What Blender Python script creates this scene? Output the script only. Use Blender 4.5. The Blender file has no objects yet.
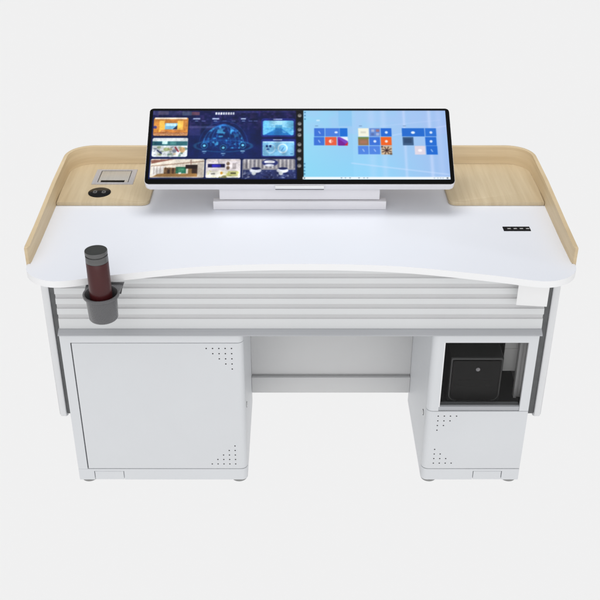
import bpy, bmesh, math, random
import numpy as np
from mathutils import Vector, Matrix
random.seed(4)
sc = bpy.context.scene
C = sc.collection
R = math.radians

# ------------------------------------------------------------------ camera
cam = bpy.data.cameras.new('camera')
cam.sensor_width = 36; cam.lens = 975 / 600 * 36
cam.shift_x = 0.01
cam.clip_start = 0.05; cam.clip_end = 300
camo = bpy.data.objects.new('camera', cam); C.objects.link(camo)
camo.location = (-0.0210, -2.3894, 2.2216)
camo.rotation_euler = (R(90 - 30.8), 0, 0)
sc.camera = camo

# ------------------------------------------------------------------ light
# a studio: even white surround (also lights the translucent floor from below) + two soft boxes
WB, WF, WO = 0.16, 1.38, 0.72
w = bpy.data.worlds.new('World'); sc.world = w; w.use_nodes = True
bg = w.node_tree.nodes['Background']
bg.inputs['Strength'].default_value = 1.0
# even light from beneath the translucent floor; above it the world light is shaped brightest overhead and in front, dimmer at the sides
nt = w.node_tree; N_ = nt.nodes; L_ = nt.links
def mth(op, a, b=None, clamp=False):
    n = N_.new('ShaderNodeMath'); n.operation = op; n.use_clamp = clamp
    for k, v in enumerate((a, b)):
        if v is None: continue
        if isinstance(v, (int, float)): n.inputs[k].default_value = v
        else: L_.new(v, n.inputs[k])
    return n.outputs[0]
tcw = N_.new('ShaderNodeTexCoord'); sx = N_.new('ShaderNodeSeparateXYZ'); L_.new(tcw.outputs['Generated'], sx.inputs[0])
front = mth('POWER', mth('MAXIMUM', mth('MULTIPLY', sx.outputs['Y'], -1), 0), 2)
over = mth('POWER', mth('MAXIMUM', sx.outputs['Z'], 0), 3)
upper = mth('ADD', mth('ADD', mth('MULTIPLY', front, WF), mth('MULTIPLY', over, WO)), WB)
isup = mth('GREATER_THAN', sx.outputs['Z'], 0.0)
lvl = mth('ADD', mth('MULTIPLY', isup, upper), mth('MULTIPLY', mth('SUBTRACT', 1, isup), 0.948))
cmb = N_.new('ShaderNodeCombineColor')
L_.new(mth('MULTIPLY', lvl, .985), cmb.inputs[0]); L_.new(mth('MULTIPLY', lvl, .99), cmb.inputs[1]); L_.new(lvl, cmb.inputs[2])
L_.new(cmb.outputs[0], bg.inputs['Color'])

def softbox(name, loc, target, sx, sy, watts, col=(1, 1, 1)):
    l = bpy.data.lights.new(name, 'AREA'); l.shape = 'RECTANGLE'; l.size = sx; l.size_y = sy
    l.energy = watts; l.color = col
    o = bpy.data.objects.new(name, l); C.objects.link(o); o.location = loc
    o.rotation_euler = (Vector(target) - Vector(loc)).to_track_quat('-Z', 'Y').to_euler()
    return o
softbox('softbox_top', (-0.1, 0.75, 3.2), (0, 0.5, 0.85), 1.7, 1.0, 29)
softbox('softbox_front', (-0.8, -3.6, 3.4), (0, 0.3, 0.6), 1.6, 1.6, 13)

vs = sc.view_settings
sc.display_settings.display_device = 'sRGB'
vs.view_transform = 'Standard'; vs.look = 'None'; vs.exposure = 0; vs.gamma = 1; vs.use_curve_mapping = False
sc.render.engine = 'CYCLES'
sc.cycles.max_bounces = 8
sc.cycles.transparent_max_bounces = 8

# ------------------------------------------------------------------ materials
def mat(name, col, rough=0.5, metal=0.0, spec=0.5, coat=0.0):
    m = bpy.data.materials.new(name); m.use_nodes = True
    b = m.node_tree.nodes['Principled BSDF']
    b.inputs['Base Color'].default_value = (*col, 1)
    b.inputs['Roughness'].default_value = rough
    b.inputs['Metallic'].default_value = metal
    b.inputs['Specular IOR Level'].default_value = spec
    b.inputs['Coat Weight'].default_value = coat
    return m

def grained(name, c1, c2, scale, rough=0.5, bump=0.0, bscale=None, nscale=1.0, detail=5, spec=0.5, metal=0.0, lo=.35, hi=.65):
    """procedural surface: stretched noise mixes two colours, fine noise drives roughness and bump"""
    m = mat(name, c1, rough, metal, spec)
    nt = m.node_tree; N = nt.nodes; L = nt.links; b = N['Principled BSDF']
    tc = N.new('ShaderNodeTexCoord'); mp = N.new('ShaderNodeMapping'); mp.inputs['Scale'].default_value = scale
    L.new(tc.outputs['Object'], mp.inputs['Vector'])
    n = N.new('ShaderNodeTexNoise'); n.inputs['Scale'].default_value = nscale; n.inputs['Detail'].default_value = detail
    n.inputs['Roughness'].default_value = .62
    L.new(mp.outputs['Vector'], n.inputs['Vector'])
    r = N.new('ShaderNodeValToRGB'); r.color_ramp.elements[0].position = lo; r.color_ramp.elements[1].position = hi
    r.color_ramp.elements[0].color = (*c1, 1); r.color_ramp.elements[1].color = (*c2, 1)
    L.new(n.outputs['Fac'], r.inputs['Fac']); L.new(r.outputs['Color'], b.inputs['Base Color'])
    if bump:
        n2 = N.new('ShaderNodeTexNoise'); n2.inputs['Scale'].default_value = 1; n2.inputs['Detail'].default_value = 3
        mp2 = N.new('ShaderNodeMapping'); mp2.inputs['Scale'].default_value = bscale or scale
        L.new(tc.outputs['Object'], mp2.inputs['Vector']); L.new(mp2.outputs['Vector'], n2.inputs['Vector'])
        bp = N.new('ShaderNodeBump'); bp.inputs['Strength'].default_value = bump; bp.inputs['Distance'].default_value = .001
        L.new(n2.outputs['Fac'], bp.inputs['Height']); L.new(bp.outputs['Normal'], b.inputs['Normal'])
        mr = N.new('ShaderNodeMapRange'); mr.inputs['To Min'].default_value = rough - .06; mr.inputs['To Max'].default_value = rough + .06
        L.new(n2.outputs['Fac'], mr.inputs['Value']); L.new(mr.outputs['Result'], b.inputs['Roughness'])
    return m

M = {}
M['top'] = grained('white_laminate', (.79, .812, .868), (.805, .827, .883), (2, 2, 2), .38, .05, (500, 500, 500))
M['edge'] = mat('white_edge_band', (.93, .93, .935), .3)
M['side'] = grained('side_coat', (.78, .785, .795), (.79, .795, .805), (3, 3, 3), .42, .10, (900, 900, 900))
M['groove'] = grained('slat_groove_shade', (.60, .60, .605), (.63, .63, .635), (3, 3, 3), .45, .06, (700, 700, 700))
M['steel'] = grained('white_powder_coat', (.70, .715, .735), (.715, .73, .75), (3, 3, 3), .42, .10, (900, 900, 900))
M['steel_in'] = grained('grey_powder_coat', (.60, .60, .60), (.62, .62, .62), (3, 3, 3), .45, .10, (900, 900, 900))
M['slat'] = grained('slat_coat', (.70, .71, .715), (.72, .73, .735), (3, 3, 3), .40, .06, (700, 700, 700))
M['alu'] = grained('anodised_aluminium', (.44, .45, .47), (.47, .48, .50), (2, 300, 300), .38, .08, (4, 600, 600))
M['wood_flat'] = grained('maple_veneer_flat', (.53, .42, .262), (.64, .53, .355), (55, 2.4, 8), .48, .25, (260, 6, 40), lo=.3, hi=.72)
M['wood_edge'] = grained('maple_veneer_edge', (.60, .46, .275), (.72, .58, .375), (2.2, 2.2, 60), .48, .25, (6, 6, 300), lo=.3, hi=.72)
M['gap'] = mat('dark_grey', (.10, .10, .105), .7)
M['rubber'] = grained('grey_rubber', (.115, .118, .12), (.14, .143, .145), (30, 30, 30), .7, .2, (300, 300, 300))
M['bright_white'] = mat('white_highlight_screw', (.9, .9, .9), .3)
M['foot'] = mat('grey_foot', (.27, .27, .265), .5)
M['hole'] = mat('vent_hole', (.02, .02, .02), .9)
M['grey_plastic'] = grained('grey_plastic', (.105, .105, .11), (.125, .125, .13), (6, 6, 6), .28, .12, (500, 500, 500))
M['dark_plastic'] = mat('dark_plastic', (.02, .02, .02), .4)
M['silver'] = grained('silver_anodised', (.50, .49, .51), (.56, .55, .57), (250, 3, 3), .35, .08, (500, 5, 5), metal=.3)
M['silver_lid'] = grained('silver_lid', (.50, .475, .43), (.55, .52, .47), (250, 3, 3), .35, .08, (500, 5, 5), metal=.2)
M['black'] = mat('black_glass', (.006, .006, .007), .22, spec=.12)
M['bezel'] = mat('black_bezel', (.0035, .0035, .0035), .25, spec=.05)
M['housing'] = grained('pearl_white_plastic', (.80, .79, .82), (.81, .80, .83), (5, 5, 5), .3, .04, (400, 400, 400))
M['ink'] = mat('white_print', (.6, .6, .6), .5)
M['greyprint'] = mat('grey_print', (.22, .22, .22), .5)
M['maroon'] = grained('maroon_enamel', (.058, .0075, .0085), (.066, .0095, .0105), (8, 8, 3), .36, 0, spec=.3)
M['maroon'].node_tree.nodes['Principled BSDF'].inputs['Coat Weight'].default_value = .3
M['gunmetal'] = grained('gunmetal', (.125, .125, .125), (.145, .145, .145), (4, 4, 200), .33, .05, (10, 10, 400), metal=.5)
M['capdark'] = grained('black_cap', (.022, .024, .023), (.03, .032, .03), (30, 30, 30), .45, .1, (300, 300, 300))
M['pc'] = grained('black_pc_plastic', (.030, .030, .030), (.034, .034, .034), (10, 10, 10), .35, 0)
M['pc_gloss'] = mat('pc_gloss', (.013, .0115, .0115), .35, spec=.3)
M['pc_edge_highlight'] = mat('pc_edge_highlight', (.16, .16, .16), .3)
M['inside'] = mat('dark_interior', (.022, .022, .022), .6)
M['inside_grey'] = grained('interior_grey', (.74, .74, .74), (.78, .78, .78), (6, 6, 6), .5)
M['inside_light'] = grained('interior_light', (.82, .82, .81), (.84, .84, .83), (6, 6, 6), .5)
M['plate'] = grained('white_matt_plate', (.86, .86, .86), (.88, .88, .88), (6, 6, 6), .5)

def glass():
    m = bpy.data.materials.new('smoked_window'); m.use_nodes = True
    nt = m.node_tree; N = nt.nodes; L = nt.links; N.remove(N['Principled BSDF'])
    t = N.new('ShaderNodeBsdfTransparent'); t.inputs['Color'].default_value = (.86, .86, .86, 1)
    g = N.new('ShaderNodeBsdfGlossy'); g.inputs['Roughness'].default_value = .04; g.inputs['Color'].default_value = (.5, .5, .5, 1)
    f = N.new('ShaderNodeFresnel'); f.inputs['IOR'].default_value = 1.25
    x = N.new('ShaderNodeMixShader')
    L.new(f.outputs[0], x.inputs[0]); L.new(t.outputs[0], x.inputs[1]); L.new(g.outputs[0], x.inputs[2])
    L.new(x.outputs[0], N['Material Output'].inputs['Surface'])
    return m
M['glass'] = glass()

def backlit_sheet():
    """translucent floor, made up so that no shadow shows on it: passes on the light from beneath, hardly reflects"""
    m = bpy.data.materials.new('shadowless_floor'); m.use_nodes = True
    nt = m.node_tree; N = nt.nodes; L = nt.links; N.remove(N['Principled BSDF'])
    t = N.new('ShaderNodeBsdfTranslucent'); t.inputs['Color'].default_value = (.935, .93, .922, 1)
    L.new(t.outputs[0], N['Material Output'].inputs['Surface'])
    return m
M['floor'] = backlit_sheet()

# ------------------------------------------------------------------ helpers
def obj(name, bm, mats, parent=None, smooth=True, ang=35):
    if not isinstance(mats, (list, tuple)): mats = [mats]
    bmesh.ops.recalc_face_normals(bm, faces=bm.faces)
    me = bpy.data.meshes.new(name); bm.to_mesh(me); bm.free()
    for m in mats: me.materials.append(m)
    if smooth:
        me.polygons.foreach_set('use_smooth', [True] * len(me.polygons))
        me.set_sharp_from_angle(angle=R(ang))
    o = bpy.data.objects.new(name, me); C.objects.link(o)
    if parent: 
        o.parent = parent
        o.location = -world_loc(parent)
    return o
def world_loc(o):
    v = Vector(o.location)
    while o.parent: o = o.parent; v += Vector(o.location)
    return v
def thing(name, loc, label, cat):
    o = bpy.data.objects.new(name, None); C.objects.link(o); o.location = loc
    o.empty_display_size = .1; o['label'] = label; o['category'] = cat
    return o

def join(bm, add):
    me = bpy.data.meshes.new('t'); add.to_mesh(me); add.free(); bm.from_mesh(me); bpy.data.meshes.remove(me)

def box(bm, x0, x1, y0, y1, z0, z1, bev=0.0, seg=2, mi=0, mtx=None):
    b = bmesh.new(); bmesh.ops.create_cube(b, size=1)
    for v in b.verts:
        v.co = Vector((x0 + (v.co.x + .5) * (x1 - x0), y0 + (v.co.y + .5) * (y1 - y0), z0 + (v.co.z + .5) * (z1 - z0)))
    if bev: bmesh.ops.bevel(b, geom=b.edges[:], offset=bev, segments=seg, profile=.5, affect='EDGES')
    for f in b.faces: f.material_index = mi
    if mtx: bmesh.ops.transform(b, matrix=mtx, verts=b.verts)
    join(bm, b)

def prism(bm, pts, z0, z1, bev=0.0, seg=3, mi=0, mtx=None):
    b = bmesh.new()
    lo = [b.verts.new((p[0], p[1], z0)) for p in pts]; hi = [b.verts.new((p[0], p[1], z1)) for p in pts]
    b.faces.new(lo[::-1]); b.faces.new(hi)
    n = len(pts)
    for i in range(n): b.faces.new((lo[i], lo[(i + 1) % n], hi[(i + 1) % n], hi[i]))
    if bev:
        e = [x for x in b.edges if abs(x.verts[0].co.z - x.verts[1].co.z) < 1e-7]
        bmesh.ops.bevel(b, geom=e, offset=bev, segments=seg, profile=.5, affect='EDGES')
    for f in b.faces: f.material_index = mi
    if mtx: bmesh.ops.transform(b, matrix=mtx, verts=b.verts)
    join(bm, b)

def extrude_x(bm, prof, x0, x1, mi=0, mtx=None):
    """profile (y,z) closed, run along x"""
    b = bmesh.new()
    a = [b.verts.new((x0, p[0], p[1])) for p in prof]; c = [b.verts.new((x1, p[0], p[1])) for p in prof]
    b.faces.new(a[::-1]); b.faces.new(c); n = len(prof)
    for i in range(n): b.faces.new((a[i], a[(i + 1) % n], c[(i + 1) % n], c[i]))
    for f in b.faces: f.material_index = mi
    if mtx: bmesh.ops.transform(b, matrix=mtx, verts=b.verts)
    join(bm, b)

def rrect(x0, x1, y0, y1, r, seg=8):
    out = []
    rr = r if isinstance(r, (list, tuple)) else [r] * 4      # order: (x1,y1) (x0,y1) (x0,y0) (x1,y0)
    for (cx, cy, a), q in zip(((x1, y1, 0), (x0, y1, 90), (x0, y0, 180), (x1, y0, 270)), rr):
        sx = -1 if cx == x1 else 1; sy = -1 if cy == y1 else 1
        if q <= 0: out.append((cx, cy)); continue
        ox, oy = cx + sx * q, cy + sy * q
        for k in range(seg + 1):
            t = R(a + 90 * k / seg); out.append((ox + q * math.cos(t), oy + q * math.sin(t)))
    return out

def lathe(bm, prof, cx, cy, seg=64, mi=0, cap=True):
    """profile [(r,z)...] round a vertical axis"""
    b = bmesh.new(); rings = []
    for r, z in prof:
        rings.append([b.verts.new((cx + r * math.cos(2 * math.pi * k / seg), cy + r * math.sin(2 * math.pi * k / seg), z)) for k in range(seg)])
    for i in range(len(rings) - 1):
        for k in range(seg):
            b.faces.new((rings[i][k], rings[i][(k + 1) % seg], rings[i + 1][(k + 1) % seg], rings[i + 1][k]))
    if cap: b.faces.new(rings[0][::-1]); b.faces.new(rings[-1])
    for f in b.faces: f.material_index = mi
    join(bm, b)

def disc_y(bm, x, z, y, r, depth=.004, seg=12, mi=0):
    """small round plug facing -y"""
    b = bmesh.new()
    a = [b.verts.new((x + r * math.cos(2 * math.pi * k / seg), y, z + r * math.sin(2 * math.pi * k / seg))) for k in range(seg)]
    c = [b.verts.new((v.co.x, y + depth, v.co.z)) for v in a]
    b.faces.new(a); b.faces.new(c[::-1])
    for k in range(seg): b.faces.new((a[k], a[(k + 1) % seg], c[(k + 1) % seg], c[k]))
    for f in b.faces: f.material_index = mi
    join(bm, b)

# ------------------------------------------------------------------ setting
bm = bmesh.new(); bmesh.ops.create_circle(bm, cap_ends=True, segments=96, radius=60)
fl = obj('floor', bm, M['floor'], smooth=False); fl['kind'] = 'structure'

# ------------------------------------------------------------------ desk
ZT = .853; ZB = .8318
FY = .132                                    # plane of the cabinet fronts
desk = thing('console_desk', (0, .4, 0), 'white control console desk with curved front edge, pale wood rim and two steel cabinets', 'desk')

# tabletop outline
half = [(0, .112), (.06, .112), (.12, .1105), (.18, .107), (.24, .1025), (.30, .0955), (.36, .0855), (.42, .073), (.48, .0595), (.54, .046), (.59, .0335),
        (.63, .0215), (.665, .0125), (.695, .0085), (.722, .0125), (.747, .0225), (.768, .037), (.785, .0565), (.796, .078), (.8, .10), (.8, .118), (.789, .125)]
def smooth_pts(p, n=2):
    for _ in range(n):
        q = [p[0]]
        for a, b in zip(p[:-1], p[1:]):
            q += [(a[0] * .75 + b[0] * .25, a[1] * .75 + b[1] * .25), (a[0] * .25 + b[0] * .75, a[1] * .25 + b[1] * .75)]
        p = q + [p[-1]]
    return p
hs = smooth_pts(half[:-1], 1) + [half[-1]]
back_r = [(.7975, .60), (.7985, .735)]
def corner(cx, cy, r, a0, a1, n=10): return [(cx + r * math.cos(R(a0 + (a1 - a0) * k / n)), cy + r * math.sin(R(a0 + (a1 - a0) * k / n))) for k in range(n + 1)]
rightside = hs[1:] + [(.7985, .60)] + corner(.7085, .7365, .09, 0, 90)
outline = rightside + [(-x, y) for x, y in rightside[::-1]] 
bm = bmesh.new(); prism(bm, outline, ZB, ZT, bev=.0100, seg=8)
bm.normal_update()
for f in bm.faces: f.material_index = 0 if f.normal.z > .96 else 1
obj('tabletop', bm, [M['top'], M['edge']], desk, ang=40)

# wooden edge board: a bent strip round both sides and the back
def board_path(side):
    p = [(.8030, .112), (.8033, .122), (.8045, .25), (.8085, .40), (.8125, .55), (.8135, .70)]
    p += corner(.7185, .747, .095, 0, 90, 14)
    return p
pth = board_path(1); full = [(-x, y) for x, y in pth] + pth[::-1]
full = [full[0]] + full[1:]
TH = .0125
def offset_in(path, d):
    out = []
    for i, p in enumerate(path):
        a = path[max(i - 1, 0)]; b = path[min(i + 1, len(path) - 1)]
        t = Vector((b[0] - a[0], b[1] - a[1])).normalized(); n = Vector((t.y, -t.x))   # to the right of travel = inwards
        out.append((p[0] + n.x * d, p[1] + n.y * d))
    return out
inner = offset_in(full, TH)
def ztop(y): return .906 + (.931 - .906) * min(1, max(0, (y - .112) / .70))
b = bmesh.new(); rows = []
for i, (po, pi_) in enumerate(zip(full, inner)):
    zt = ztop(po[1])
    if i in (0, len(full) - 1): pi_ = (pi_[0] + (full[i][0] - pi_[0]) * .35, pi_[1])
    rows.append([b.verts.new((po[0], po[1], ZB + .002)), b.verts.new((po[0], po[1], zt)), b.verts.new((pi_[0], pi_[1], zt)), b.verts.new((pi_[0], pi_[1], ZB + .002))])
for r0, r1 in zip(rows[:-1], rows[1:]):
    for k in range(4): b.faces.new((r0[k], r0[(k + 1) % 4], r1[(k + 1) % 4], r1[k]))
b.faces.new(rows[0]); b.faces.new(rows[-1][::-1])
le = [e for e in b.edges if abs(e.verts[0].co.z - e.verts[1].co.z) < .004 and e.verts[0].co.z > .9 and e.verts[1].co.z > .9 and (e.verts[0].co - e.verts[1].co).length > .0001]
bmesh.ops.bevel(b, geom=le, offset=.0018, segments=2, profile=.5, affect='EDGES')
obj('edge_board', b, M['wood_edge'], desk, ang=30)

# wooden shelves lying on the white top
ZS = .866
def shelf(side):
    inn = offset_in(board_path(1)[::1], 0)
    xi = .4870 if side > 0 else .4955
    path = [(x - TH - .0005 if y < .74 else x, y) for x, y in board_path(1)]
    arc = corner(.7185, .747, .095 - TH - .0005, 0, 90, 14)
    p = [(.7965, .508), (.7995, .60), (.8005, .70)] + arc + [(xi, .747 + .095 - TH - .0005)]
    p += [(xi, .53)] + corner(xi + .022, .508 + .022, .022, 180, 270, 8)
    bm = bmesh.new(); prism(bm, [(side * x, y) for x, y in p], ZT + .0005, ZS, bev=.002, seg=2)
    return obj('wooden_shelf', bm, M['wood_flat'], desk, ang=30)
shL = shelf(-1); shR = shelf(1)

# pop-up socket on the left shelf
bm = bmesh.new()
x0, x1, y0, y1 = -.707, -.567, .647, .770
z0, z1 = ZS - .004, ZS + .0035
for a in ((x0, x0 + .017, y0, y1), (x1 - .017, x1, y0, y1), (x0 + .017, x1 - .017, y0, y0 + .013), (x0 + .017, x1 - .017, y1 - .010, y1)):
    box(bm, *a, z0, z1)
so = obj('pop_up_socket', bm, M['silver'], desk)
bm = bmesh.new(); box(bm, x0 + .0195, x1 - .0195, y0 + .0335, y1 - .0125, z0, z1 - .0005, .001)
box(bm, x0 + .0195, x0 + .0275, y0 + .0150, y0 + .0330, z0, z1 - .0010); box(bm, x1 - .0315, x1 - .0195, y0 + .0150, y0 + .0330, z0, z1 - .0010)
obj('lid', bm, M['silver_lid'], so)
bm = bmesh.new(); box(bm, x0 + .0175, x1 - .0175, y0 + .0135, y1 - .0105, z0, z0 + .0045)
box(bm, x0 + .0280, x1 - .0320, y0 + .0160, y0 + .0325, z0, z1 - .0014, .001)
obj('cable_slot', bm, M['bezel'], so)

# wireless charging pad
cxp, cyp = -.6685, .5825
bm = bmesh.new(); lathe(bm, [(.0375, ZS - .001), (.0375, ZS + .002), (.0362, ZS + .0028), (.001, ZS + .003)], cxp, cyp, 64)
pad = obj('charging_pad', bm, M['black'], desk, ang=50)
bm = bmesh.new()
def ring(bm, cx, cy, z, r0, r1, a0=0, a1=360, n=24, sx=1.0, t=.0006):
    b = bmesh.new(); A = []; B = []
    for k in range(n + 1):
        t_ = R(a0 + (a1 - a0) * k / n)
        A.append(b.verts.new((cx + r0 * math.cos(t_) * sx, cy + r0 * math.sin(t_), z))); B.append(b.verts.new((cx + r1 * math.cos(t_) * sx, cy + r1 * math.sin(t_), z)))
    for k in range(n): b.faces.new((A[k], A[k + 1], B[k + 1], B[k]))
    g = bmesh.ops.extrude_face_region(b, geom=b.faces[:])
    for v in [e for e in g['geom'] if isinstance(e, bmesh.types.BMVert)]: v.co.z += t
    join(bm, b)
for s in (-1, 1):                                             # two handset outlines and radiating arcs
    ring(bm, cxp + s * .0145, cyp, ZS + .0029, .0045, .0062, 0, 360)
    ring(bm, cxp + s * .0145, cyp, ZS + .0029, .0083, .0095, 40, 140); ring(bm, cxp + s * .0145, cyp, ZS + .0029, .0083, .0095, 220, 320)
obj('pad_symbol', bm, M['greyprint'], pad, smooth=False)

# usb hub on the right
bm = bmesh.new(); prism(bm, rrect(.632, .7165, .3245, .3545, .002, 3), ZT - .002, ZT + .0012, .0004, 1)
hub = obj('usb_hub', bm, M['black'], desk)
for k in range(4):
    bm = bmesh.new(); xx = .6435 + k * .0193
    box(bm, xx, xx + .0135, .3335, .3455, ZT + .0008, ZT + .0016)
    box(bm, xx + .002, xx + .0115, .337, .3405, ZT + .0014, ZT + .0022, mi=1)
    obj('usb_port', bm, [M['dark_plastic'], M['ink']], hub, smooth=False)

# slatted front panel
xl, xr = -.7395, .7375
prof = [(FY + .012, .8285), (FY + .003, .8285)]
zs = [.801, .7665, .7304, .6953, .659]
prof = [(FY + .016, .8285), (FY + .0005, .8285)]
for z in zs:
    prof += [(FY - .0010, z + .0105), (FY - .0004, z + .0088), (FY + .0060, z + .0062), (FY + .0064, z - .0048), (FY + .0050, z - .0066), (FY + .0012, z - .0082)]
prof += [(FY - .001, .622), (FY, .6165), (FY + .016, .6165)]
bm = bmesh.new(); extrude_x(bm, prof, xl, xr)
for f in bm.faces:                               # groove faces coloured greyer to put in their shade
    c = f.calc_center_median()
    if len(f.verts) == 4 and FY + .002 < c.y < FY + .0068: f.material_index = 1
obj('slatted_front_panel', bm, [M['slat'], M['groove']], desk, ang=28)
bm = bmesh.new(); box(bm, xl + .004, xr - .004, FY + .0165, .560, .605, .8285, .001)
obj('apron_box', bm, M['steel'], desk)
# protruding aluminium pull strip under it
bm = bmesh.new()
extrude_x(bm, [(FY + .02, .616), (FY + .001, .6162), (FY - .003, .6150), (FY - .0175, .6075), (FY - .0205, .6050), (FY - .0205, .6022), (FY - .018, .6005), (FY + .02, .5925)], xl - .003, xr + .0005)
obj('pull_strip', bm, M['alu'], desk, ang=28)

# ---- cabinets
def arc_strip(xa, xc, sgn, y_in=.010, r=.020, y_end=.1565):
    """footprint of a skin from xa to the rounded corner at xc (sgn=+1: corner on the right)"""
    o = []
    o.append((xa, FY)); 
    cxx = xc - sgn * r; cyy = FY + r
    for k in range(9):
        t = R(-90 + 90 * k / 8); o.append((cxx + sgn * r * math.cos(t), cyy + r * math.sin(t)))
    o.append((xc, y_end)); o.append((xc - sgn * y_in, y_end))
    for k in range(9):
        t = R(-90 * k / 8); o.append((cxx + sgn * (r - y_in) * math.cos(t), cyy + (r - y_in) * math.sin(t)))
    o.append((xa, FY + y_in))
    return o if sgn > 0 else o[::-1]
YB = .575
ZC0, ZC1 = .0120, .6000
def feet(parent, xs):
    for x in xs:
        for y in (.160, YB - .03):
            bm = bmesh.new(); lathe(bm, [(.021, 0), (.0262, .002), (.0262, .0085), (.021, .0125)], x, y, 40)
            obj('foot', bm, M['foot'], parent)
def screw(parent, x, y, z, s):
    bm = bmesh.new()
    b = bmesh.new(); bmesh.ops.create_cone(b, cap_ends=True, segments=20, radius1=.0085, radius2=.0062, depth=.003,
        matrix=Matrix.Translation((x + s * .0015, y, z)) @ Matrix.Rotation(R(90) * s, 4, 'Y')); join(bm, b)
    box(bm, x + s * .0018 - .0014, x + s * .0018 + .0014, y - .0035, y + .0035, z - .0007, z + .0007, mi=1)
    lathe_ = bmesh.new(); bmesh.ops.create_cone(lathe_, cap_ends=True, segments=24, radius1=.0105, radius2=.0105, depth=.0012, matrix=Matrix.Translation((x + s * .0006, y, z)) @ Matrix.Rotation(R(90), 4, 'Y'))
    for f in lathe_.faces: f.material_index = 1
    join(bm, lathe_)
    obj('screw', bm, [M['bright_white'], M['gap']], parent)

# left: wide, closed
XL0, XL1 = -.7445, -.1775
bm = bmesh.new()
prism(bm, [(XL0, FY + .0102), (XL1 - .024, FY + .0102), (XL1 - .0125, FY + .02), (XL1 - .0105, .158), (XL1, .158), (XL1, YB), (XL0, YB)], ZC0 + .001, ZC1 - .004)
cabL = obj('cabinet', bm, M['steel'], desk, smooth=False); cabL['label'] = 'wide closed cabinet'
bm = bmesh.new()
box(bm, XL0, -.7135, FY, FY + .010, .0585, .5645)
prism(bm, arc_strip(XL0, XL1, 1), .5645, ZC1)
obj('front_frame', bm, M['steel'], cabL)
bm = bmesh.new(); prism(bm, arc_strip(-.7095, XL1, 1), .0605, .5622, .0008, 1)
for i in range(5):
    for j in range(5 - i):
        disc_y(bm, -.2150 - .0196 * j, .5435 - .0194 * i, FY - .0003, .0023, mi=1)
        disc_y(bm, -.2160 - .0196 * j, .0800 + .0192 * i, FY - .0003, .0023, mi=1)
obj('door', bm, [M['steel'], M['hole']], cabL)
bm = bmesh.new()
box(bm, XL0, -.6930, FY, FY + .010, ZC0, .0578)
box(bm, -.6930, -.5925, FY, FY + .010, .0490, .0578)
prism(bm, arc_strip(-.5925, XL1, 1), ZC0, .0578)
pl = obj('plinth', bm, M['steel'], cabL)
bm = bmesh.new(); box(bm, -.6908, -.5947, FY + .0005, FY + .0095, ZC0 + .0002, .0472, .0006, 1); obj('cable_cover', bm, M['steel'], cabL)
bm = bmesh.new(); box(bm, -.7133, -.7097, FY + .007, FY + .0101, .060, .563)
obj('door_gap_strip', bm, M['gap'], cabL)  # dark strip filling the gap beside the door
feet(cabL, (-.716, -.207)); screw(cabL, XL1, .20, .277, 1)

# right: narrow, with a window
XR0, XR1 = .4080, .7355
cabp = bmesh.new()
prism(cabp, [(XR0, .158), (XR0 + .0105, .158), (XR0 + .0125, FY + .02), (XR0 + .024, FY + .0102), (XR1, FY + .0102), (XR1, YB), (XR0, YB)], ZC0 + .001, .300)
for a in ((XR0, XR0 + .012, .158, YB, .300, .596), (XR1 - .010, XR1, FY + .0102, YB, .300, .596), (XR0 + .012, XR1 - .010, YB - .01, YB, .300, .596), (XR0 + .012, XR1 - .010, .16, YB - .01, .584, .596)):
    box(cabp, *a)
cabR = obj('cabinet', cabp, M['steel'], desk, smooth=False); cabR['label'] = 'narrow cabinet with a window'
bm = bmesh.new()
prism(bm, arc_strip(.4450, XR0, -1), .301, .5645); prism(bm, arc_strip(XR1, XR0, -1), .5645, ZC1)
box(bm, .7060, XR1, FY, FY + .010, .301, .5645)
obj('front_frame', bm, M['steel'], cabR)
bm = bmesh.new(); box(bm, .4450, .7060, FY + .003, FY + .030, .3012, .3165, .0008, 1); obj('window_sill', bm, M['alu'], cabR)
bm = bmesh.new(); box(bm, .4450, .7060, FY + .0125, FY + .0155, .3165, .5645); obj('window_pane', bm, M['glass'], cabR, smooth=False)
bm = bmesh.new(); box(bm, .4452, .4482, FY + .001, FY + .0122, .3167, .5643)
obj('window_edge_highlight', bm, M['bright_white'], cabR, smooth=False)  # highlight on the window's edge, built as a thin white strip
bm = bmesh.new()      # lining of the compartment
box(bm, XR0 + .0122, XR0 + .015, .165, YB - .011, .303, .583); box(bm, XR0 + .015, XR1 - .011, YB - .014, YB - .011, .303, .583)
box(bm, XR0 + .015, XR1 - .011, .163, YB - .014, .3005, .3045)
box(bm, XR1 - .0125, XR1 - .0102, .42, YB - .014, .3045, .583)
obj('compartment_lining', bm, M['inside'], cabR, smooth=False)
bm = bmesh.new(); box(bm, XR1 - .0135, XR1 - .0102, .165, .42, .3045, .583); box(bm, .6985, .7085, .197, .215, .3045, .583, .001); box(bm, .7090, XR1 - .0138, .204, .215, .3045, .583, .001)
obj('side_rail', bm, M['inside_grey'], cabR)
bm = bmesh.new(); box(bm, XR1 - .072, XR1 - .028, .249, .253, .377, .583, .001); box(bm, XR1 - .072, XR1 - .028, .246, .249, .462, .466)
obj('mounting_bracket', bm, M['inside_light'], cabR)
bm = bmesh.new(); prism(bm, arc_strip(XR1, XR0, -1), .0605, .2985, .0008, 1)
for i in range(4):
    for j in range(4 - i):
        disc_y(bm, .4465 + .0198 * j, .2805 - .0192 * i, FY - .0003, .0023, mi=1)
        disc_y(bm, .4450 + .0198 * j, .0835 + .0196 * i, FY - .0003, .0023, mi=1)
obj('door', bm, [M['steel'], M['hole']], cabR)
bm = bmesh.new()
prism(bm, arc_strip(.5805, XR0, -1), ZC0, .0578); box(bm, .5805, .6785, FY, FY + .010, .0490, .0578); box(bm, .6785, XR1, FY, FY + .010, ZC0, .0578)
obj('plinth', bm, M['steel'], cabR)
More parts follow.
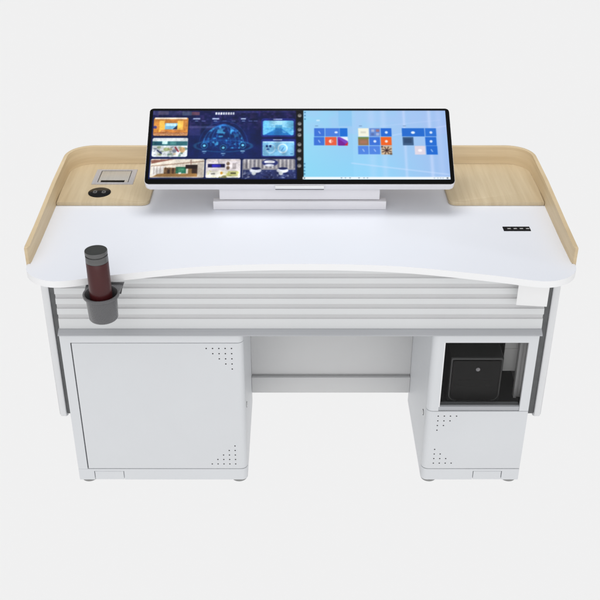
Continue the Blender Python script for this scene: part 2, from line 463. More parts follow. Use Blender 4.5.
bm = bmesh.new(); box(bm, .5830, .6760, FY + .0005, FY + .0095, ZC0 + .0002, .0472, .0006, 1); obj('cable_cover', bm, M['steel'], cabR)
feet(cabR, (.437, .707)); screw(cabR, XR0, .20, .245, -1)

# knee-hole back
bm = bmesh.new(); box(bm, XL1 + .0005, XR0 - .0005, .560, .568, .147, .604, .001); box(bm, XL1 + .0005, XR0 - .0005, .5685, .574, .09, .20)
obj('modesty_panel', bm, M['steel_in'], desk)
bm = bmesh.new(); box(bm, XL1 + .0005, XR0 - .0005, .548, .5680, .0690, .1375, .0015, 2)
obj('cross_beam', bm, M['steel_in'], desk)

# hanging side panels
for s in (-1, 1):
    x0, x1 = (.7765, .7985)
    po = rrect(.20, .80, .220, ZB - .0005, [0, 0, .016, .016], 8)
    mtx = Matrix(((0, 0, 1, 0), (1, 0, 0, 0), (0, 1, 0, 0), (0, 0, 0, 1)))        # (a,b,c)->(c,a,b)
    bm = bmesh.new(); prism(bm, po, min(s * x0, s * x1), max(s * x0, s * x1), .004, 3, mtx=mtx)
    sp = obj('side_panel', bm, M['side'], desk)
    pi2 = rrect(.206, .70, .229, ZB - .0005, [0, 0, .012, .012], 8)
    a, c = s * .7545, s * .7764
    bm = bmesh.new(); prism(bm, pi2, min(a, c), max(a, c), .002, 2, mtx=mtx)
    obj('side_seal', bm, M['rubber'], sp)

# little white cover plate hanging under the right front of the top
mt = Matrix.Translation((.6855, .094, 0)) @ Matrix.Rotation(R(-6.5), 4, 'Z')
bm = bmesh.new(); box(bm, -.0450, .0450, 0, .003, .7205, ZB - .0005, .0006, 1, mtx=mt)
box(bm, -.0450, .0450, .003, .03, ZB - .004, ZB - .0006, mtx=mt)
obj('cover_plate', bm, M['plate'], desk)

# cup holder on its bracket
CX, CY = -.5665, -.0125; ZR = .8275
bm = bmesh.new()
b = bmesh.new()
lathe(b, [(.001, ZR - .0835), (.036, ZR - .0835), (.0395, ZR - .081), (.0412, ZR - .078), (.0445, ZR - .012), (.0475, ZR - .010), (.0515, ZR - .007), (.0522, ZR - .002), (.0510, ZR + .001), (.0465, ZR + .0005),
          (.0440, ZR - .004), (.0425, ZR - .020), (.0395, ZR - .078), (.001, ZR - .081)], CX, CY, 72, cap=False)
join(bm, b)
ch = obj('cup_holder', bm, M['grey_plastic'], desk, ang=50)
bm = bmesh.new()
mtx = Matrix(((1, 0, 0, 0), (0, 0, 1, 0), (0, 1, 0, 0), (0, 0, 0, 1)))           # (a,b,c)->(a,c,b)
pb = [(CX - .0525, ZB - .0006), (CX - .0525, ZR - .011), (CX - .046, ZR - .034), (CX + .046, ZR - .034), (CX + .052, ZR - .011), (CX + .0580, ZB - .0006)]
prism(bm, pb, .0405, .0455, mtx=mtx)
bx = [(CX - .0500, CY + .012), (CX - .0515, .0404), (CX + .0515, .0404), (CX + .0500, CY + .012)]
bb = []
for k in range(13):
    t = R(14 + 152 * k / 12); bb.append((CX + .0512 * math.cos(t), CY + .0512 * math.sin(t)))
prism(bm, [(CX - .0525, .0404), (CX + .0525, .0404)] + bb, ZR - .009, ZR - .0015, .0008, 1)
obj('bracket', bm, M['grey_plastic'], ch)

# ------------------------------------------------------------------ flask
fz = ZR - .0805
fl_ = thing('thermos_flask', (CX, CY - .002, fz), 'maroon metal flask with grey collar and dark flat lid standing in the grey cup holder', 'flask')
fx, fy = CX, CY - .002
T = fz + .2185
bm = bmesh.new(); lathe(bm, [(.029, fz), (.0315, fz + .004), (.0318, fz + .060), (.0314, T - .0345), (.0308, T - .0335)], fx, fy, 72)
obj('body', bm, M['maroon'], fl_, ang=40)
bm = bmesh.new(); lathe(bm, [(.0304, T - .0334), (.0316, T - .0325), (.0312, T - .0145), (.0300, T - .0135)], fx, fy, 72)
obj('collar', bm, M['gunmetal'], fl_, ang=40)
bm = bmesh.new(); lathe(bm, [(.0288, T - .0134), (.0288, T - .0098), (.0314, T - .0092), (.0316, T - .002), (.0310, T), (.0302, T + .0002), (.0298, T - .0006), (.001, T - .0008)], fx, fy, 72)
lid = obj('lid', bm, M['gunmetal'], fl_, ang=40)
bm = bmesh.new(); lathe(bm, [(.0297, T - .0005), (.0294, T + .0003), (.001, T + .0004)], fx, fy, 64); obj('lid_insert', bm, M['capdark'], lid, ang=40)

# ------------------------------------------------------------------ computer in the window
py0 = .178
PX0, PX1 = .4770, .6480; PZ0, PZ1 = .3048, .4790
pc = thing('computer_tower', ((PX0 + PX1) / 2, py0 + .12, PZ0), 'small black computer with round silver power button behind the smoked cabinet window', 'computer')
bm = bmesh.new(); box(bm, PX0, PX1, py0, py0 + .26, PZ0, PZ1, .006, 3); obj('case', bm, M['pc'], pc)
mz = Matrix(((1, 0, 0, 0), (0, 0, 1, 0), (0, 1, 0, 0), (0, 0, 0, 1)))
bm = bmesh.new(); prism(bm, rrect(PX0 + .009, PX1 - .008, PZ0 + .010, PZ1 - .010, [.005, .005, .022, .022], 8), py0 - .007, py0 + .001, .003, 3, mtx=mz)
fpn = obj('front_panel', bm, M['pc_gloss'], pc)
bm = bmesh.new()
o_ = rrect(PX0 + .0035, PX1 - .0035, PZ0 + .004, PZ1 - .004, [.006, .006, .026, .026], 8); i_ = rrect(PX0 + .0065, PX1 - .0065, PZ0 + .007, PZ1 - .007, [.004, .004, .0235, .0235], 8)
A_ = [bm.verts.new((a, py0 - .0012, c)) for a, c in o_]; B_ = [bm.verts.new((a, py0 - .0022, c)) for a, c in i_]; C_ = [bm.verts.new((a, py0 + .001, c)) for a, c in i_]
for k in range(len(o_)):
    q = (k + 1) % len(o_); bm.faces.new((A_[k], A_[q], B_[q], B_[k])); bm.faces.new((B_[k], B_[q], C_[q], C_[k]))
obj('panel_edge_highlight', bm, M['pc_edge_highlight'], pc)  # lighter ring paints the highlights along the panel's edge
bm = bmesh.new(); box(bm, PX0 + .030, PX1 - .030, py0 - .0076, py0 - .0069, .372, .3735); box(bm, PX0 + .030, PX1 - .030, py0 - .0076, py0 - .0069, .395, .396)
obj('drive_slot', bm, M['dark_plastic'], fpn)
bm = bmesh.new(); disc_y(bm, .5665, .4375, py0 - .0088, .0066, .003, 24); disc_y(bm, .5665, .4375, py0 - .0095, .0036, .002, 24)
obj('power_button', bm, M['silver'], pc)

# ------------------------------------------------------------------ monitor
LEAN = R(56)
Bp = Vector((-.003, .450, .9585))
Uv = Vector((0, math.sin(LEAN), math.cos(LEAN))); Nv = Vector((0, -math.cos(LEAN), math.sin(LEAN)))
MT = Matrix(((1, Uv.x, Nv.x, Bp.x), (0, Uv.y, Nv.y, Bp.y), (0, Uv.z, Nv.z, Bp.z), (0, 0, 0, 1)))
MW, MH = .4915, .2885
mon = thing('double_screen', (-.003, .53, ZT), 'wide white twin touch screen leaning back on a low white base, both halves lit', 'monitor')
bm = bmesh.new(); prism(bm, rrect(-MW, MW, 0, MH, .012, 8), -.0045, 0, .001, 2, mtx=MT)
obj('bezel', bm, M['bezel'], mon)
bm = bmesh.new(); prism(bm, rrect(-MW - .0015, MW + .0015, -.0015, MH + .0015, .0135, 8), -.034, -.0046, .004, 3, mtx=MT)
hou = obj('housing', bm, M['housing'], mon)
bm = bmesh.new(); box(bm, -.078, .078, -.0085, -.0018, -.021, -.008, .002, 3, mtx=MT)
box(bm, -.0775, .0775, -.0075, -.0018, -.0275, -.0212, .001, 1, mi=1, mtx=MT)  # shadow under the rail, put in as a dark strip
obj('stylus_rail', bm, [M['plate'], M['rubber']], mon)
bm = bmesh.new()
box(bm, -.262 -.0, .256, .4845, .62, .8855, .9255, .003, 3)
box(bm, -.22, .215, .512, .62, ZT + .0005, .8853)
st = obj('stand', bm, M['housing'], mon)
bm = bmesh.new(); box(bm, -.2825, .2775, .4770, .5090, ZT + .0005, .8830, .0025, 3); obj('base_bar', bm, M['housing'], mon)
bm = bmesh.new()
extrude_x(bm, [(.49, .925), (.60, .925), (.62, .98), (.58, .985)], -.12, .12)
obj('tilt_arm', bm, M['rubber'], mon)

# ---- the pictures on the two displays: painted into a fine grid of vertex colours
QT, QB = 110.5, 183.5
def uv(x, y):
    s = (y - QT) / (QB - QT); xl_ = 149 + (144.4 - 149) * s; xr_ = 448.8 + (455 - 448.8) * s
    wt, wb = 299.8, 310.6
    return (x - xl_) / (xr_ - xl_), s * wb / ((1 - s) * wt + s * wb)
NX, NY = 900, 260
img = np.zeros((NY, NX, 3))
gu, gv = np.meshgrid((np.arange(NX) + .5) / NX, (np.arange(NY) + .5) / NY)
AR = 2 * MW / MH
rng = np.random.default_rng(7)
def noise(n, m):
    g = rng.random((n, m)); yy = np.linspace(0, n - 1.001, NY); xx = np.linspace(0, m - 1.001, NX)
    iy = yy.astype(int); ix = xx.astype(int); fy_ = (yy - iy)[:, None]; fx_ = (xx - ix)[None]
    fy_ = fy_ * fy_ * (3 - 2 * fy_); fx_ = fx_ * fx_ * (3 - 2 * fx_)
    return g[iy][:, ix] * (1 - fy_) * (1 - fx_) + g[iy + 1][:, ix] * fy_ * (1 - fx_) + g[iy][:, ix + 1] * (1 - fy_) * fx_ + g[iy + 1][:, ix + 1] * fy_ * fx_
N1 = noise(14, 50); N2 = noise(40, 140); N3 = noise(90, 310)
def put(mask, col, a=1.0):
    a = (mask * a)[..., None]; img[:] = img * (1 - a) + np.array(col, float) / 255 * a
def rect(x0, y0, x1, y1, col, a=1.0, r=0):
    u0, v0 = uv(x0, y0); u1, v1 = uv(x1, y1)
    mask = (gu >= u0) & (gu <= u1) & (gv >= v0) & (gv <= v1)
    if r:
        q = r / 300.; qx = np.maximum(np.abs(gu - (u0 + u1) / 2) - (u1 - u0) / 2 + q, 0) ; qy = np.maximum(np.abs(gv - (v0 + v1) / 2) - (v1 - v0) / 2 + q * AR, 0) / AR
        mask = mask & (qx ** 2 + qy ** 2 <= q * q)
    put(mask.astype(float), col, a); return mask
def ell(x, y, rx, ry, col, a=1.0, r_in=0.0):
    u, v = uv(x, y); du = rx / 305.; dv = ry / 73.
    d = np.sqrt(((gu - u) / du) ** 2 + ((gv - v) / dv) ** 2)
    put(np.clip((1 - d) * 6, 0, 1) * (np.clip((d - r_in) * 8, 0, 1) if r_in else 1), col, a)
def line(x0, y0, x1, y1, wd, col, a=1.0):
    (u0, v0), (u1, v1) = uv(x0, y0), uv(x1, y1)
    X = gu * 305; Y = gv * 73 * 1.19; ax, ay, bx_, by = u0 * 305, v0 * 73 * 1.19, u1 * 305, v1 * 73 * 1.19
    t = np.clip(((X - ax) * (bx_ - ax) + (Y - ay) * (by - ay)) / ((bx_ - ax) ** 2 + (by - ay) ** 2 + 1e-9), 0, 1)
    d = np.hypot(X - ax - t * (bx_ - ax), Y - ay - t * (by - ay))
    put(np.clip((wd - d) / wd * 2, 0, 1), col, a)
def poly(pts, col, a=1.0):
    q = [uv(*p) for p in pts]; ins = np.zeros(gu.shape, bool)
    for (xa, ya), (xb, yb) in zip(q, q[1:] + q[:1]):
        if ya == yb: continue
        c = ((ya > gv) != (yb > gv)) & (gu < (xb - xa) * (gv - ya) / (yb - ya) + xa); ins ^= c
    put(ins.astype(float), col, a)
def speckle(mask, cols, src, a=.8):
    k = np.clip((src * len(cols) * 1.6 - .3 * len(cols)).astype(int), 0, len(cols) - 1)
    m = mask[..., None] * a; img[:] = img * (1 - m) + (np.array(cols, float) / 255)[k] * m

put(np.ones(gu.shape), (9, 9, 10))
# left picture: control room dashboard
m = rect(150.2, 112.6, 296.5, 179.5, (8, 18, 66)); m = m.astype(float)
g = np.exp(-(((gu - .245) / .12) ** 2 + ((gv - .5) / .35) ** 2)); put(m * g, (8, 58, 128), .7)
put(m * np.clip(gv * 1.6 - .6, 0, 1), (8, 44, 112), .5); put(m * N1, (26, 30, 88), .35); put(m * np.clip(N2 - .4, 0, 1) * (gv < .3), (110, 70, 130), .7)
rect(152, 113.2, 183, 117, (80, 84, 130), .55); rect(158, 113.2, 168, 116.8, (120, 108, 130), .5)
rect(182, 113.5, 191, 117.5, (86, 98, 120), .7); rect(191, 114, 199, 117.2, (132, 84, 88), .65); rect(262, 113, 295, 114.6, (60, 60, 120), .5)
rect(187, 127.8, 216, 130, (100, 104, 160), .6); rect(187, 127.4, 200, 137, (80, 70, 125), .4); rect(236, 113, 258, 115, (70, 70, 140), .5)
for k in range(8): rect(215 + k * 2.45, 114.3, 216.8 + k * 2.45, 116.7, (238, 242, 250), .95)
for x, y, wdt in ((196, 120.6, 7), (215, 120.6, 7), (243, 120.6, 5)): rect(x - wdt / 2, y - .7, x + wdt / 2, y + .8, (190, 205, 235), .85); rect(x - 1.6, y + 1.8, x + 1.6, y + 2.8, (160, 180, 225), .7)
for x in (203, 224, 233, 250, 255): rect(x - 2, 122.6, x + 2, 123.4, (110, 120, 180), .8)
# globe with orbit and three markers
u, v = uv(223, 147.5); d = np.sqrt(((gu - u) / (21 / 305)) ** 2 + ((gv - v) / (21 / 73)) ** 2)
dome = ((d < 1) & (gv < v + .03)).astype(float)
put(dome, (10, 52, 122), .32); put(dome * np.clip((N3 - .45) * 3, 0, 1) * np.clip((N1 - .25) * 2, 0, 1), (40, 112, 190), .6); put(dome * np.clip((N2 - .62) * 5, 0, 1), (90, 195, 245), .75)
put((np.abs(d - .98) < .03) * (gv < v) * 1.0, (50, 120, 190), .45); put((np.abs(d - 1.18) < .02) * (gv < v) * 1.0, (40, 90, 160), .4)
for rr_ in (.35, .6, .8): put((np.abs(np.sqrt(((gu - u) / (21 * rr_ / 305)) ** 2 + ((gv - v) / (21 / 73)) ** 2) - 1) < .05) * (gv < v) * 1.0, (50, 130, 210), .35)
ell(223, 147.2, 31, 6.3, (80, 190, 225), .95, .84)
rect(206, 139.5, 240, 143, (16, 78, 160), .35)
for x, y in ((204, 147), (223, 149), (242.5, 146.5)):
    ell(x, y, 3.6, 3.3, (8, 40, 90), 1); ell(x, y, 3.6, 3.3, (60, 170, 220), .8, .72); ell(x, y, 1.6, 1.3, (120, 210, 245), .95)
    rect(x - 2.2, y + 5.2, x + 2.2, y + 6.2, (160, 200, 225), .8); rect(x - 1.2, y + 7, x + 1.2, y + 7.8, (130, 170, 200), .6)
def clutter(x0, y0, x1, y1, n, cols, sx_, sy_, a=.85):
    for _ in range(n):
        x = x0 + rng.random() * (x1 - x0); y = y0 + rng.random() ** .9 * (y1 - y0); c = cols[rng.integers(len(cols))]
        if rng.random() < .5: ell(x, y, sx_ * (.5 + rng.random()), sy_ * (.5 + rng.random()), c, a)
        else: line(x, y, x + sx_ * (rng.random() * 2 - 1) * 1.5, y + sy_ * (rng.random() * 2 - 1), .35 + .3 * rng.random(), c, a)
def frame(x0, y0, x1, y1): rect(x0 - 1, y0 - 1, x1 + 1, y1 + 1, (8, 24, 76), 1, 1.6)
# lecture hall, orange
frame(153.6, 119.6, 187.2, 137.4); m = rect(153.6, 119.6, 187.2, 137.4, (206, 138, 66), 1, 1.6)
rect(154.4, 119.6, 186.6, 121, (240, 224, 206)); rect(154, 121, 187, 123, (190, 126, 60))
rect(159, 122.6, 164, 133.6, (242, 190, 88)); rect(177, 122.6, 182.4, 133.6, (244, 192, 92)); rect(164, 123, 177, 126, (186, 118, 52))
rect(164.6, 125, 176.8, 131, (128, 188, 222)); rect(165.5, 125.2, 175.5, 127.6, (190, 226, 240)); poly([(172, 131), (176.8, 127), (176.8, 131)], (40, 54, 80))
clutter(155, 123.4, 158.6, 133, 7, [(226, 160, 90), (170, 110, 50)], .8, 1.6, .6); clutter(183, 123.4, 186.4, 133, 7, [(226, 160, 90), (170, 110, 50)], .8, 1.6, .6); rect(160, 131.6, 183, 134, (226, 146, 74)); clutter(160, 131.6, 183, 137, 18, [(240, 180, 120), (176, 100, 56), (220, 170, 140)], 2, .5, .6); rect(153.2, 134, 187, 135, (150, 84, 52)); rect(153, 135, 187, 137.2, (206, 148, 104)); speckle(m * (gv > .33), [(206, 150, 110), (170, 100, 60), (236, 196, 160)], N3, .35)
ell(154.5, 129, 2, 1.6, (60, 56, 130), .9)
# open hall, teal and white
frame(152.4, 139.4, 187, 157.8); m = rect(152.4, 139.4, 187, 157.8, (226, 232, 236), 1, 1.6)
rect(152.2, 142.6, 187, 146.8, (54, 112, 122)); rect(154, 143.4, 163, 146, (30, 84, 104)); rect(162, 142.8, 167, 145.4, (196, 230, 226)); rect(170, 143, 176, 146, (80, 140, 140))
clutter(153.5, 148, 186, 157, 60, [(206, 214, 216), (150, 168, 130), (236, 240, 248), (120, 130, 150), (196, 180, 150), (240, 242, 246), (100, 128, 118), (170, 176, 186)], 1.8, 1.1)
line(160, 149, 156, 157, .5, (180, 190, 160), .7); line(168, 149, 172, 157, .5, (150, 160, 120), .7)
line(157, 151.6, 161, 154.6, .9, (40, 50, 96)); line(175, 148.6, 178, 152.6, 1, (150, 50, 64)); ell(182, 151, 3.2, 3, (196, 150, 96), .8); ell(166, 150.6, 3.2, 2, (150, 164, 96), .7)
# lobby with slanting ceiling
frame(150.6, 160, 204, 178.4); m = rect(150.6, 160, 204, 178.4, (228, 220, 206), 1, 1.6)
poly([(151, 161), (176, 160), (151, 164.6)], (140, 96, 84)); poly([(151, 166.4), (204, 161.6), (204, 162.8), (151, 167.6)], (172, 150, 134))
line(191, 161, 191, 165, .7, (150, 120, 110)); rect(152, 167, 164, 176, (234, 230, 226))
for x in (154, 157, 160.4): line(x, 167.5, x - .5, 175, .45, (168, 156, 150))
rect(164, 168.6, 176, 174.6, (140, 108, 76)); rect(168, 168.6, 169.6, 174.4, (60, 44, 40)); rect(172, 168.4, 174, 174.4, (90, 60, 44)); clutter(164, 168.6, 176, 174.6, 16, [(96, 70, 52), (176, 146, 104), (60, 46, 40)], .8, 1.4, .8); rect(176, 167.6, 186, 174, (42, 108, 86)); clutter(177, 168, 185.6, 173.6, 10, [(64, 134, 104), (30, 84, 66), (110, 160, 130)], 1.2, .7, .7); rect(178, 169, 184, 171, (70, 140, 110))
rect(185.4, 165.6, 197.6, 169.4, (44, 30, 30)); rect(188, 169.4, 192, 175, (150, 118, 76)); rect(192, 169.2, 197.4, 175, (66, 48, 42)); rect(197.6, 164, 202.6, 177, (206, 196, 184))
poly([(151, 177.8), (158, 174.4), (197, 174), (197, 177.8)], (164, 124, 76)); speckle(m * (gv > .92), [(164, 124, 76), (190, 150, 100), (130, 96, 64)], N3, .5); rect(178.4, 173.2, 181, 174.6, (244, 246, 244)); rect(152, 177.2, 202, 178.2, (196, 190, 190), .7)
# meeting room, pale
frame(206, 160, 240.4, 178.4); m = rect(206, 160, 240.4, 178.4, (226, 218, 220), 1, 1.6)
rect(207, 160.4, 240, 162, (206, 196, 196)); line(218, 160.6, 219, 164, .5, (150, 150, 170)); rect(208, 164.8, 225, 168.2, (24, 24, 74)); rect(212, 165.4, 220.6, 167.8, (50, 44, 176))
for y in (164.4, 168.6): ell(228, y, 1.8, 1.9, (110, 88, 70), .95)
rect(232.6, 164, 236, 169.6, (166, 158, 160)); rect(207, 171.6, 239.4, 178.2, (240, 238, 222)); clutter(208, 172, 239, 178, 34, [(214, 214, 130), (246, 246, 236), (190, 188, 96), (236, 232, 200), (120, 118, 80)], 1.7, 1.0)
clutter(210, 162, 238, 164, 10, [(196, 188, 196), (170, 166, 180)], 2, .5, .6)
rect(209, 172.6, 221, 176.4, (238, 236, 226)); rect(211, 174, 215, 174.8, (90, 90, 90)); rect(228, 171.6, 238, 176.6, (184, 186, 90), .6); rect(230.4, 173, 236, 174.6, (90, 90, 60)); ell(221.5, 173.6, 1.3, 1.5, (206, 150, 60))
# round-table room, curtains
frame(242.6, 160, 296.4, 179); m = rect(242.6, 160, 295.6, 179, (150, 148, 156), 1, 1.6)
for k in range(26): rect(244 + k * 2.0, 160.4, 245 + k * 2.0, 169, [(196, 192, 192), (120, 118, 126), (224, 220, 216), (100, 98, 112)][(k * 7) % 4], .85)
rect(242.8, 170.6, 295.8, 179, (46, 56, 106)); clutter(243.5, 171.4, 295, 178.6, 80, [(30, 40, 92), (100, 112, 152), (64, 74, 124), (24, 30, 74), (150, 156, 184)], 1.4, .8, .8)
ell(270, 163.6, 8.6, 3.6, (40, 48, 110), 1); ell(269.5, 162.8, 6, 1.7, (236, 238, 246), 1); ell(269.5, 166, 5, 1.3, (222, 226, 240), 1); rect(266, 163.8, 274, 164.6, (30, 36, 90))
for x in (255.5, 282.5):
    ell(x, 171.2, 6.4, 2.4, (222, 226, 236), 1); ell(x + .5, 169.2, 5, 1.3, (26, 34, 84), 1); ell(x - 1.6, 173.8, 2.4, 2, (206, 212, 214), .95)
# two blue tiles, right
for (x0, y0, x1, y1) in ((261, 120.4, 295, 138.4), (261, 140.4, 295.6, 158)):
    rect(x0, y0, x1, y1, (34, 48, 130), .9, 2); rect(x0 + 12, y0 + .4, x0 + 21, y0 + 1.2, (210, 220, 240), .9)
m = rect(262.6, 122.6, 293.4, 136.8, (96, 180, 226), 1, 1.4); put(m * np.exp(-(((gu - uv(278, 124)[0]) / .03) ** 2)) * (gv < .26), (190, 236, 250), .8)
poly([(275, 130), (281, 130), (291, 136.8), (265, 136.8)], (38, 118, 190)); poly([(262.6, 136.8), (276, 131), (262.6, 129.5)], (120, 196, 232), .5); rect(275, 126.6, 282, 130, (70, 150, 200), .8); poly([(262.6, 136.8), (270, 133.6), (266, 136.8)], (30, 80, 170), .6)
clutter(263, 127, 275, 134, 14, [(70, 150, 205), (160, 216, 240), (90, 170, 220)], 1.6, .6, .5); clutter(282, 127, 292.6, 134, 14, [(60, 140, 200), (160, 216, 240), (90, 170, 220)], 1.6, .6, .5)
m = rect(262.4, 142.6, 294.2, 157, (126, 188, 226), 1, 1.4); rect(262.4, 142.6, 294, 144, (176, 214, 238), .8)
ell(282.5, 149.6, 5.3, 5, (226, 242, 250), .95, .66); ell(270.5, 149.8, 5, 5, (206, 232, 246), .85, .7)
for x in (265.6, 269): rect(x, 146.4, x + 2.1, 148.6, (20, 44, 110))
rect(266.4, 149.6, 269, 151, (40, 80, 150)); line(281.5, 151.6, 283.5, 148.6, .5, (60, 110, 170)); rect(290, 154.4, 293, 155.4, (60, 120, 180)); clutter(263, 144, 293, 156, 16, [(104, 170, 214), (150, 204, 234)], 1.2, .5, .5)
# tool column between
rect(297, 112, 302.2, 180, (14, 14, 16))
for y in (117.6, 125.6, 131.4, 136.6, 145.8, 151.8, 159.8, 166.6):
    ell(299.3, y, 2.3, 2.1, (150, 148, 146), .8, .35); rect(298.4, y - .4, 300.4, y + .7, (210, 208, 204), .8)
# right picture: pale desktop with tile menu
m = rect(303, 112.6, 452.2, 180.6, (150, 214, 242)); 
ml = m.astype(float); un = np.clip((gu - .51) / .48, 0, 1)
put(ml * un, (158, 180, 232), 1.0); put(ml * np.clip((gv - .5) * 1.6, 0, 1) * (1 - un), (132, 214, 240), .7); put(ml * (gu > uv(352.5, 140)[0]), (170, 214, 246), .35)
put(ml * N1 * (gv < .35), (180, 190, 240), .25); put(ml * np.exp(-((un - .45) / .25) ** 2) * np.clip(gv - .3, 0, 1), (140, 216, 250), .8)
rect(338, 113, 352, 128, (120, 190, 236), .35); rect(330, 113, 338, 114.8, (150, 200, 236), .3)
for x, wd, a in ((384, 3, .22), (405, 1.4, .4), (430.5, 1.8, .45), (372, 4, .18), (440, 3, .15)): put(m * np.exp(-((gu - uv(x, 140)[0]) / (wd / 305)) ** 2), (216, 224, 252), a)
line(352, 164, 449, 175, 1.0, (206, 224, 252), .45); line(392, 137, 450, 127, .9, (206, 218, 252), .4); line(380, 128, 440, 122, .6, (200, 214, 250), .3)
def tile(x0, y0, w_, h_, col, mark=None):
    rect(x0, y0, x0 + w_ - .35, y0 + h_ - .4, col)
    if mark == 'dot': ell(x0 + w_ / 2, y0 + h_ / 2, 1.6, 1.4, (236, 242, 252), .9)
    if mark == 'bar': line(x0 + w_ / 2 - .8, y0 + h_ / 2 - 1, x0 + w_ / 2 + .6, y0 + h_ / 2 + 1, .6, (190, 214, 250), .9)
B1 = (62, 116, 214); B2 = (22, 112, 212); B3 = (44, 106, 204)
tile(313.8, 129.8, 11.2, 8.6, B1, 'bar'); tile(325, 129.8, 14.6, 8.6, (76, 128, 220)); tile(339.4, 129.8, 8.4, 8.6, B2); ell(336, 134, 1.8, 1.1, (236, 242, 252), .9)
tile(313.6, 138.4, 11.3, 8.7, B1, 'bar'); tile(325, 138.4, 12, 8.7, (230, 96, 64)); ell(330.8, 142.7, 2.2, 1.9, (250, 236, 230), .95); rect(331, 141.4, 332.6, 144, (230, 96, 64), .8)
tile(337.2, 138.4, 10.8, 8.7, (126, 66, 190)); poly([(340, 138.6), (347.6, 138.6), (347.9, 142.6)], (230, 236, 250)); poly([(338.4, 147), (338.2, 140), (347.8, 146.8)], (120, 26, 150)); poly([(344, 147), (347.9, 143.6), (347.9, 147)], (206, 40, 60))
tile(358, 129.8, 11.2, 8.5, (240, 240, 222)); rect(360.6, 133, 366, 134.8, (206, 206, 190), .7)
tile(369.2, 129.8, 11.4, 8.5, (104, 140, 210))
for a_, b_ in ((371, 131), (376, 131), (371, 134.6), (376, 134.6)): rect(a_, b_, a_ + 3.2, b_ + 2.4, [(160, 150, 190), (90, 110, 170), (180, 190, 220), (170, 110, 110)][int(a_ + b_) % 4], .8)
tile(380.6, 129.8, 11.4, 8.5, (38, 108, 210), 'dot')
tile(358, 138.4, 11.2, 8.7, (150, 116, 84)); rect(358, 138.4, 368.8, 140.4, (110, 140, 70), .8); rect(360, 142, 367, 145, (180, 120, 100), .6)
tile(369.2, 138.4, 11.4, 8.7, B1, 'dot'); tile(380.7, 138.4, 11.4, 8.7, (236, 102, 36), 'dot')
tile(358, 147.2, 11.3, 8.7, (84, 134, 224), 'bar'); tile(369.3, 147.2, 11.5, 8.7, (84, 134, 224), 'bar'); tile(381, 147.2, 11.6, 8.9, (206, 180, 150))
for a_ in range(0, 360, 45): line(386.8, 151.6, 386.8 + 5 * math.cos(R(a_ + 20)), 151.6 + 3.8 * math.sin(R(a_ + 20)), .55, (50, 30, 34), .9)
rect(381, 147.2, 383, 149, (60, 40, 40), .7); rect(390, 154, 392.4, 156, (80, 60, 50), .7)
tile(401.8, 129.8, 23.2, 8.6, (36, 110, 206)); ell(413, 134.2, 2.2, 1.4, (240, 246, 252), .95); tile(425, 129.8, 12, 8.6, (48, 118, 212), 'dot')
tile(402.4, 138.4, 12, 8.6, (64, 96, 134)); rect(404, 140, 412, 144.4, (40, 66, 100), .6); tile(425.2, 138.4, 12, 8.8, (40, 112, 210), 'dot')
tile(414.6, 147.3, 11.4, 8.8, (222, 214, 226)); ell(420.2, 151.6, 2.2, 1.5, (250, 246, 248), .9); tile(426, 147.3, 12.2, 8.9, (40, 112, 210), 'bar')
for x, y in ((315, 127.4), (359, 127.4), (403, 127.4)): rect(x, y, x + 3, y + .7, (60, 90, 130), .6)
rect(316, 121.6, 319.6, 123, (214, 236, 248), .8)
rect(302.9, 177.4, 452, 179.8, (240, 246, 250))
for x in (341, 345, 349.6, 358.6, 363.6, 367): rect(x, 178, x + 1.2, 179, (90, 110, 130), .8)
rect(304, 178, 305.2, 179.2, (40, 50, 60)); rect(447, 178, 448.4, 179.2, (50, 50, 60))
for x in (434, 437.4, 440.2, 442.6): rect(x, 178.2, x + 1.2, 178.9, (120, 130, 150), .8)
for y in (114.6, 117.6, 121, 164.6, 168, 171.4, 174.6): ell(304.6, y, .8, .7, (50, 110, 150), .9)
# light blur like a photographed screen
for _ in range(4):
    p = np.pad(img, ((1, 1), (1, 1), (0, 0)), mode='edge')
    img = (p[:-2, 1:-1] + p[2:, 1:-1] + p[1:-1, :-2] + p[1:-1, 2:] + 2 * img) / 6
# pictures on a lit screen: mottled mid-scale detail and a little more contrast inside the photographs
tex = (N3 - .5) * .6 + (N2 - .5) * .6
left = (gu < uv(296.6, 145)[0]) & (gv > uv(200, 113)[1]) & (gv < uv(200, 179.4)[1])
img = np.where(left[..., None], img * (1 + .15 * tex[..., None] + .30 * (N1[..., None] - .5)), img)
img = np.clip(.5 + (img - .5) * 1.06 - .012, 0, 1)
lin = np.where(img <= .04045, img / 12.92, ((img + .055) / 1.055) ** 2.4)

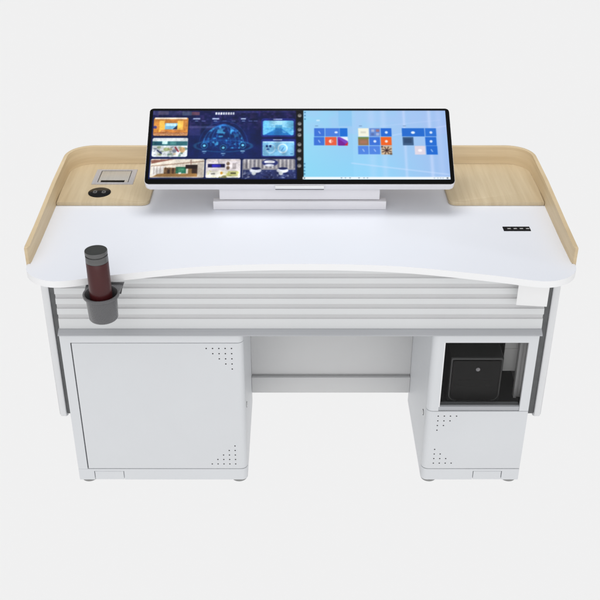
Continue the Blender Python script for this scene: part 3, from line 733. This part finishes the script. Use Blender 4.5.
def screen_mat():
    m = bpy.data.materials.new('lit_display'); m.use_nodes = True
    nt = m.node_tree; b = nt.nodes['Principled BSDF']
    at = nt.nodes.new('ShaderNodeVertexColor'); at.layer_name = 'picture'
    b.inputs['Base Color'].default_value = (.001, .001, .001, 1); b.inputs['Roughness'].default_value = .2; b.inputs['Specular IOR Level'].default_value = .03
    nt.links.new(at.outputs['Color'], b.inputs['Emission Color']); b.inputs['Emission Strength'].default_value = 1.0
    return m
M['screen'] = screen_mat()
def display(c0, c1, r0, r1):
    W_ = c1 - c0; H_ = r1 - r0
    uu = np.arange(c0, c1 + 1) / NX; vv = np.arange(r0, r1 + 1) / NY
    U2, V2 = np.meshgrid(uu, vv)
    loc = np.stack([-MW + U2 * 2 * MW, (1 - V2) * MH, np.full(U2.shape, .0005)], -1).reshape(-1, 3)
    mm = np.array(MT); co = loc @ mm[:3, :3].T + mm[:3, 3]
    idx = np.arange((W_ + 1) * (H_ + 1)).reshape(H_ + 1, W_ + 1)
    fc = np.stack([idx[1:, :-1], idx[1:, 1:], idx[:-1, 1:], idx[:-1, :-1]], -1).reshape(-1, 4)
    me = bpy.data.meshes.new('display')
    me.vertices.add(len(co)); me.vertices.foreach_set('co', co.ravel())
    me.loops.add(fc.size); me.loops.foreach_set('vertex_index', fc.ravel())
    me.polygons.add(len(fc)); me.polygons.foreach_set('loop_start', np.arange(0, fc.size, 4)); me.polygons.foreach_set('loop_total', np.full(len(fc), 4))
    me.update()
    ca = me.color_attributes.new('picture', 'FLOAT_COLOR', 'POINT')
    rr_ = np.clip(np.arange(r0, r1 + 1), 0, NY - 1); cc_ = np.clip(np.arange(c0, c1 + 1), 0, NX - 1)
    px = lin[rr_][:, cc_].reshape(-1, 3)
    ca.data.foreach_set('color', np.concatenate([px, np.ones((len(px), 1))], 1).astype(np.float32).ravel())
    me.materials.append(M['screen'])
    o = bpy.data.objects.new('display', me); C.objects.link(o); o.parent = mon; o.location = -world_loc(mon)
    return o
umid = uv(302.6, 145)[0]
cm = int(umid * NX); ul = int(.0115 * NX)
ur = int(.9875 * NX); rt = int(uv(300, 112.4)[1] * NY); rb = int(uv(300, 179.9)[1] * NY)
d1 = display(ul, cm, rt, rb); d1['label'] = 'dark blue control room dashboard'
d2 = display(cm, ur, rt, rb); d2['label'] = 'pale blue desktop with coloured tiles'
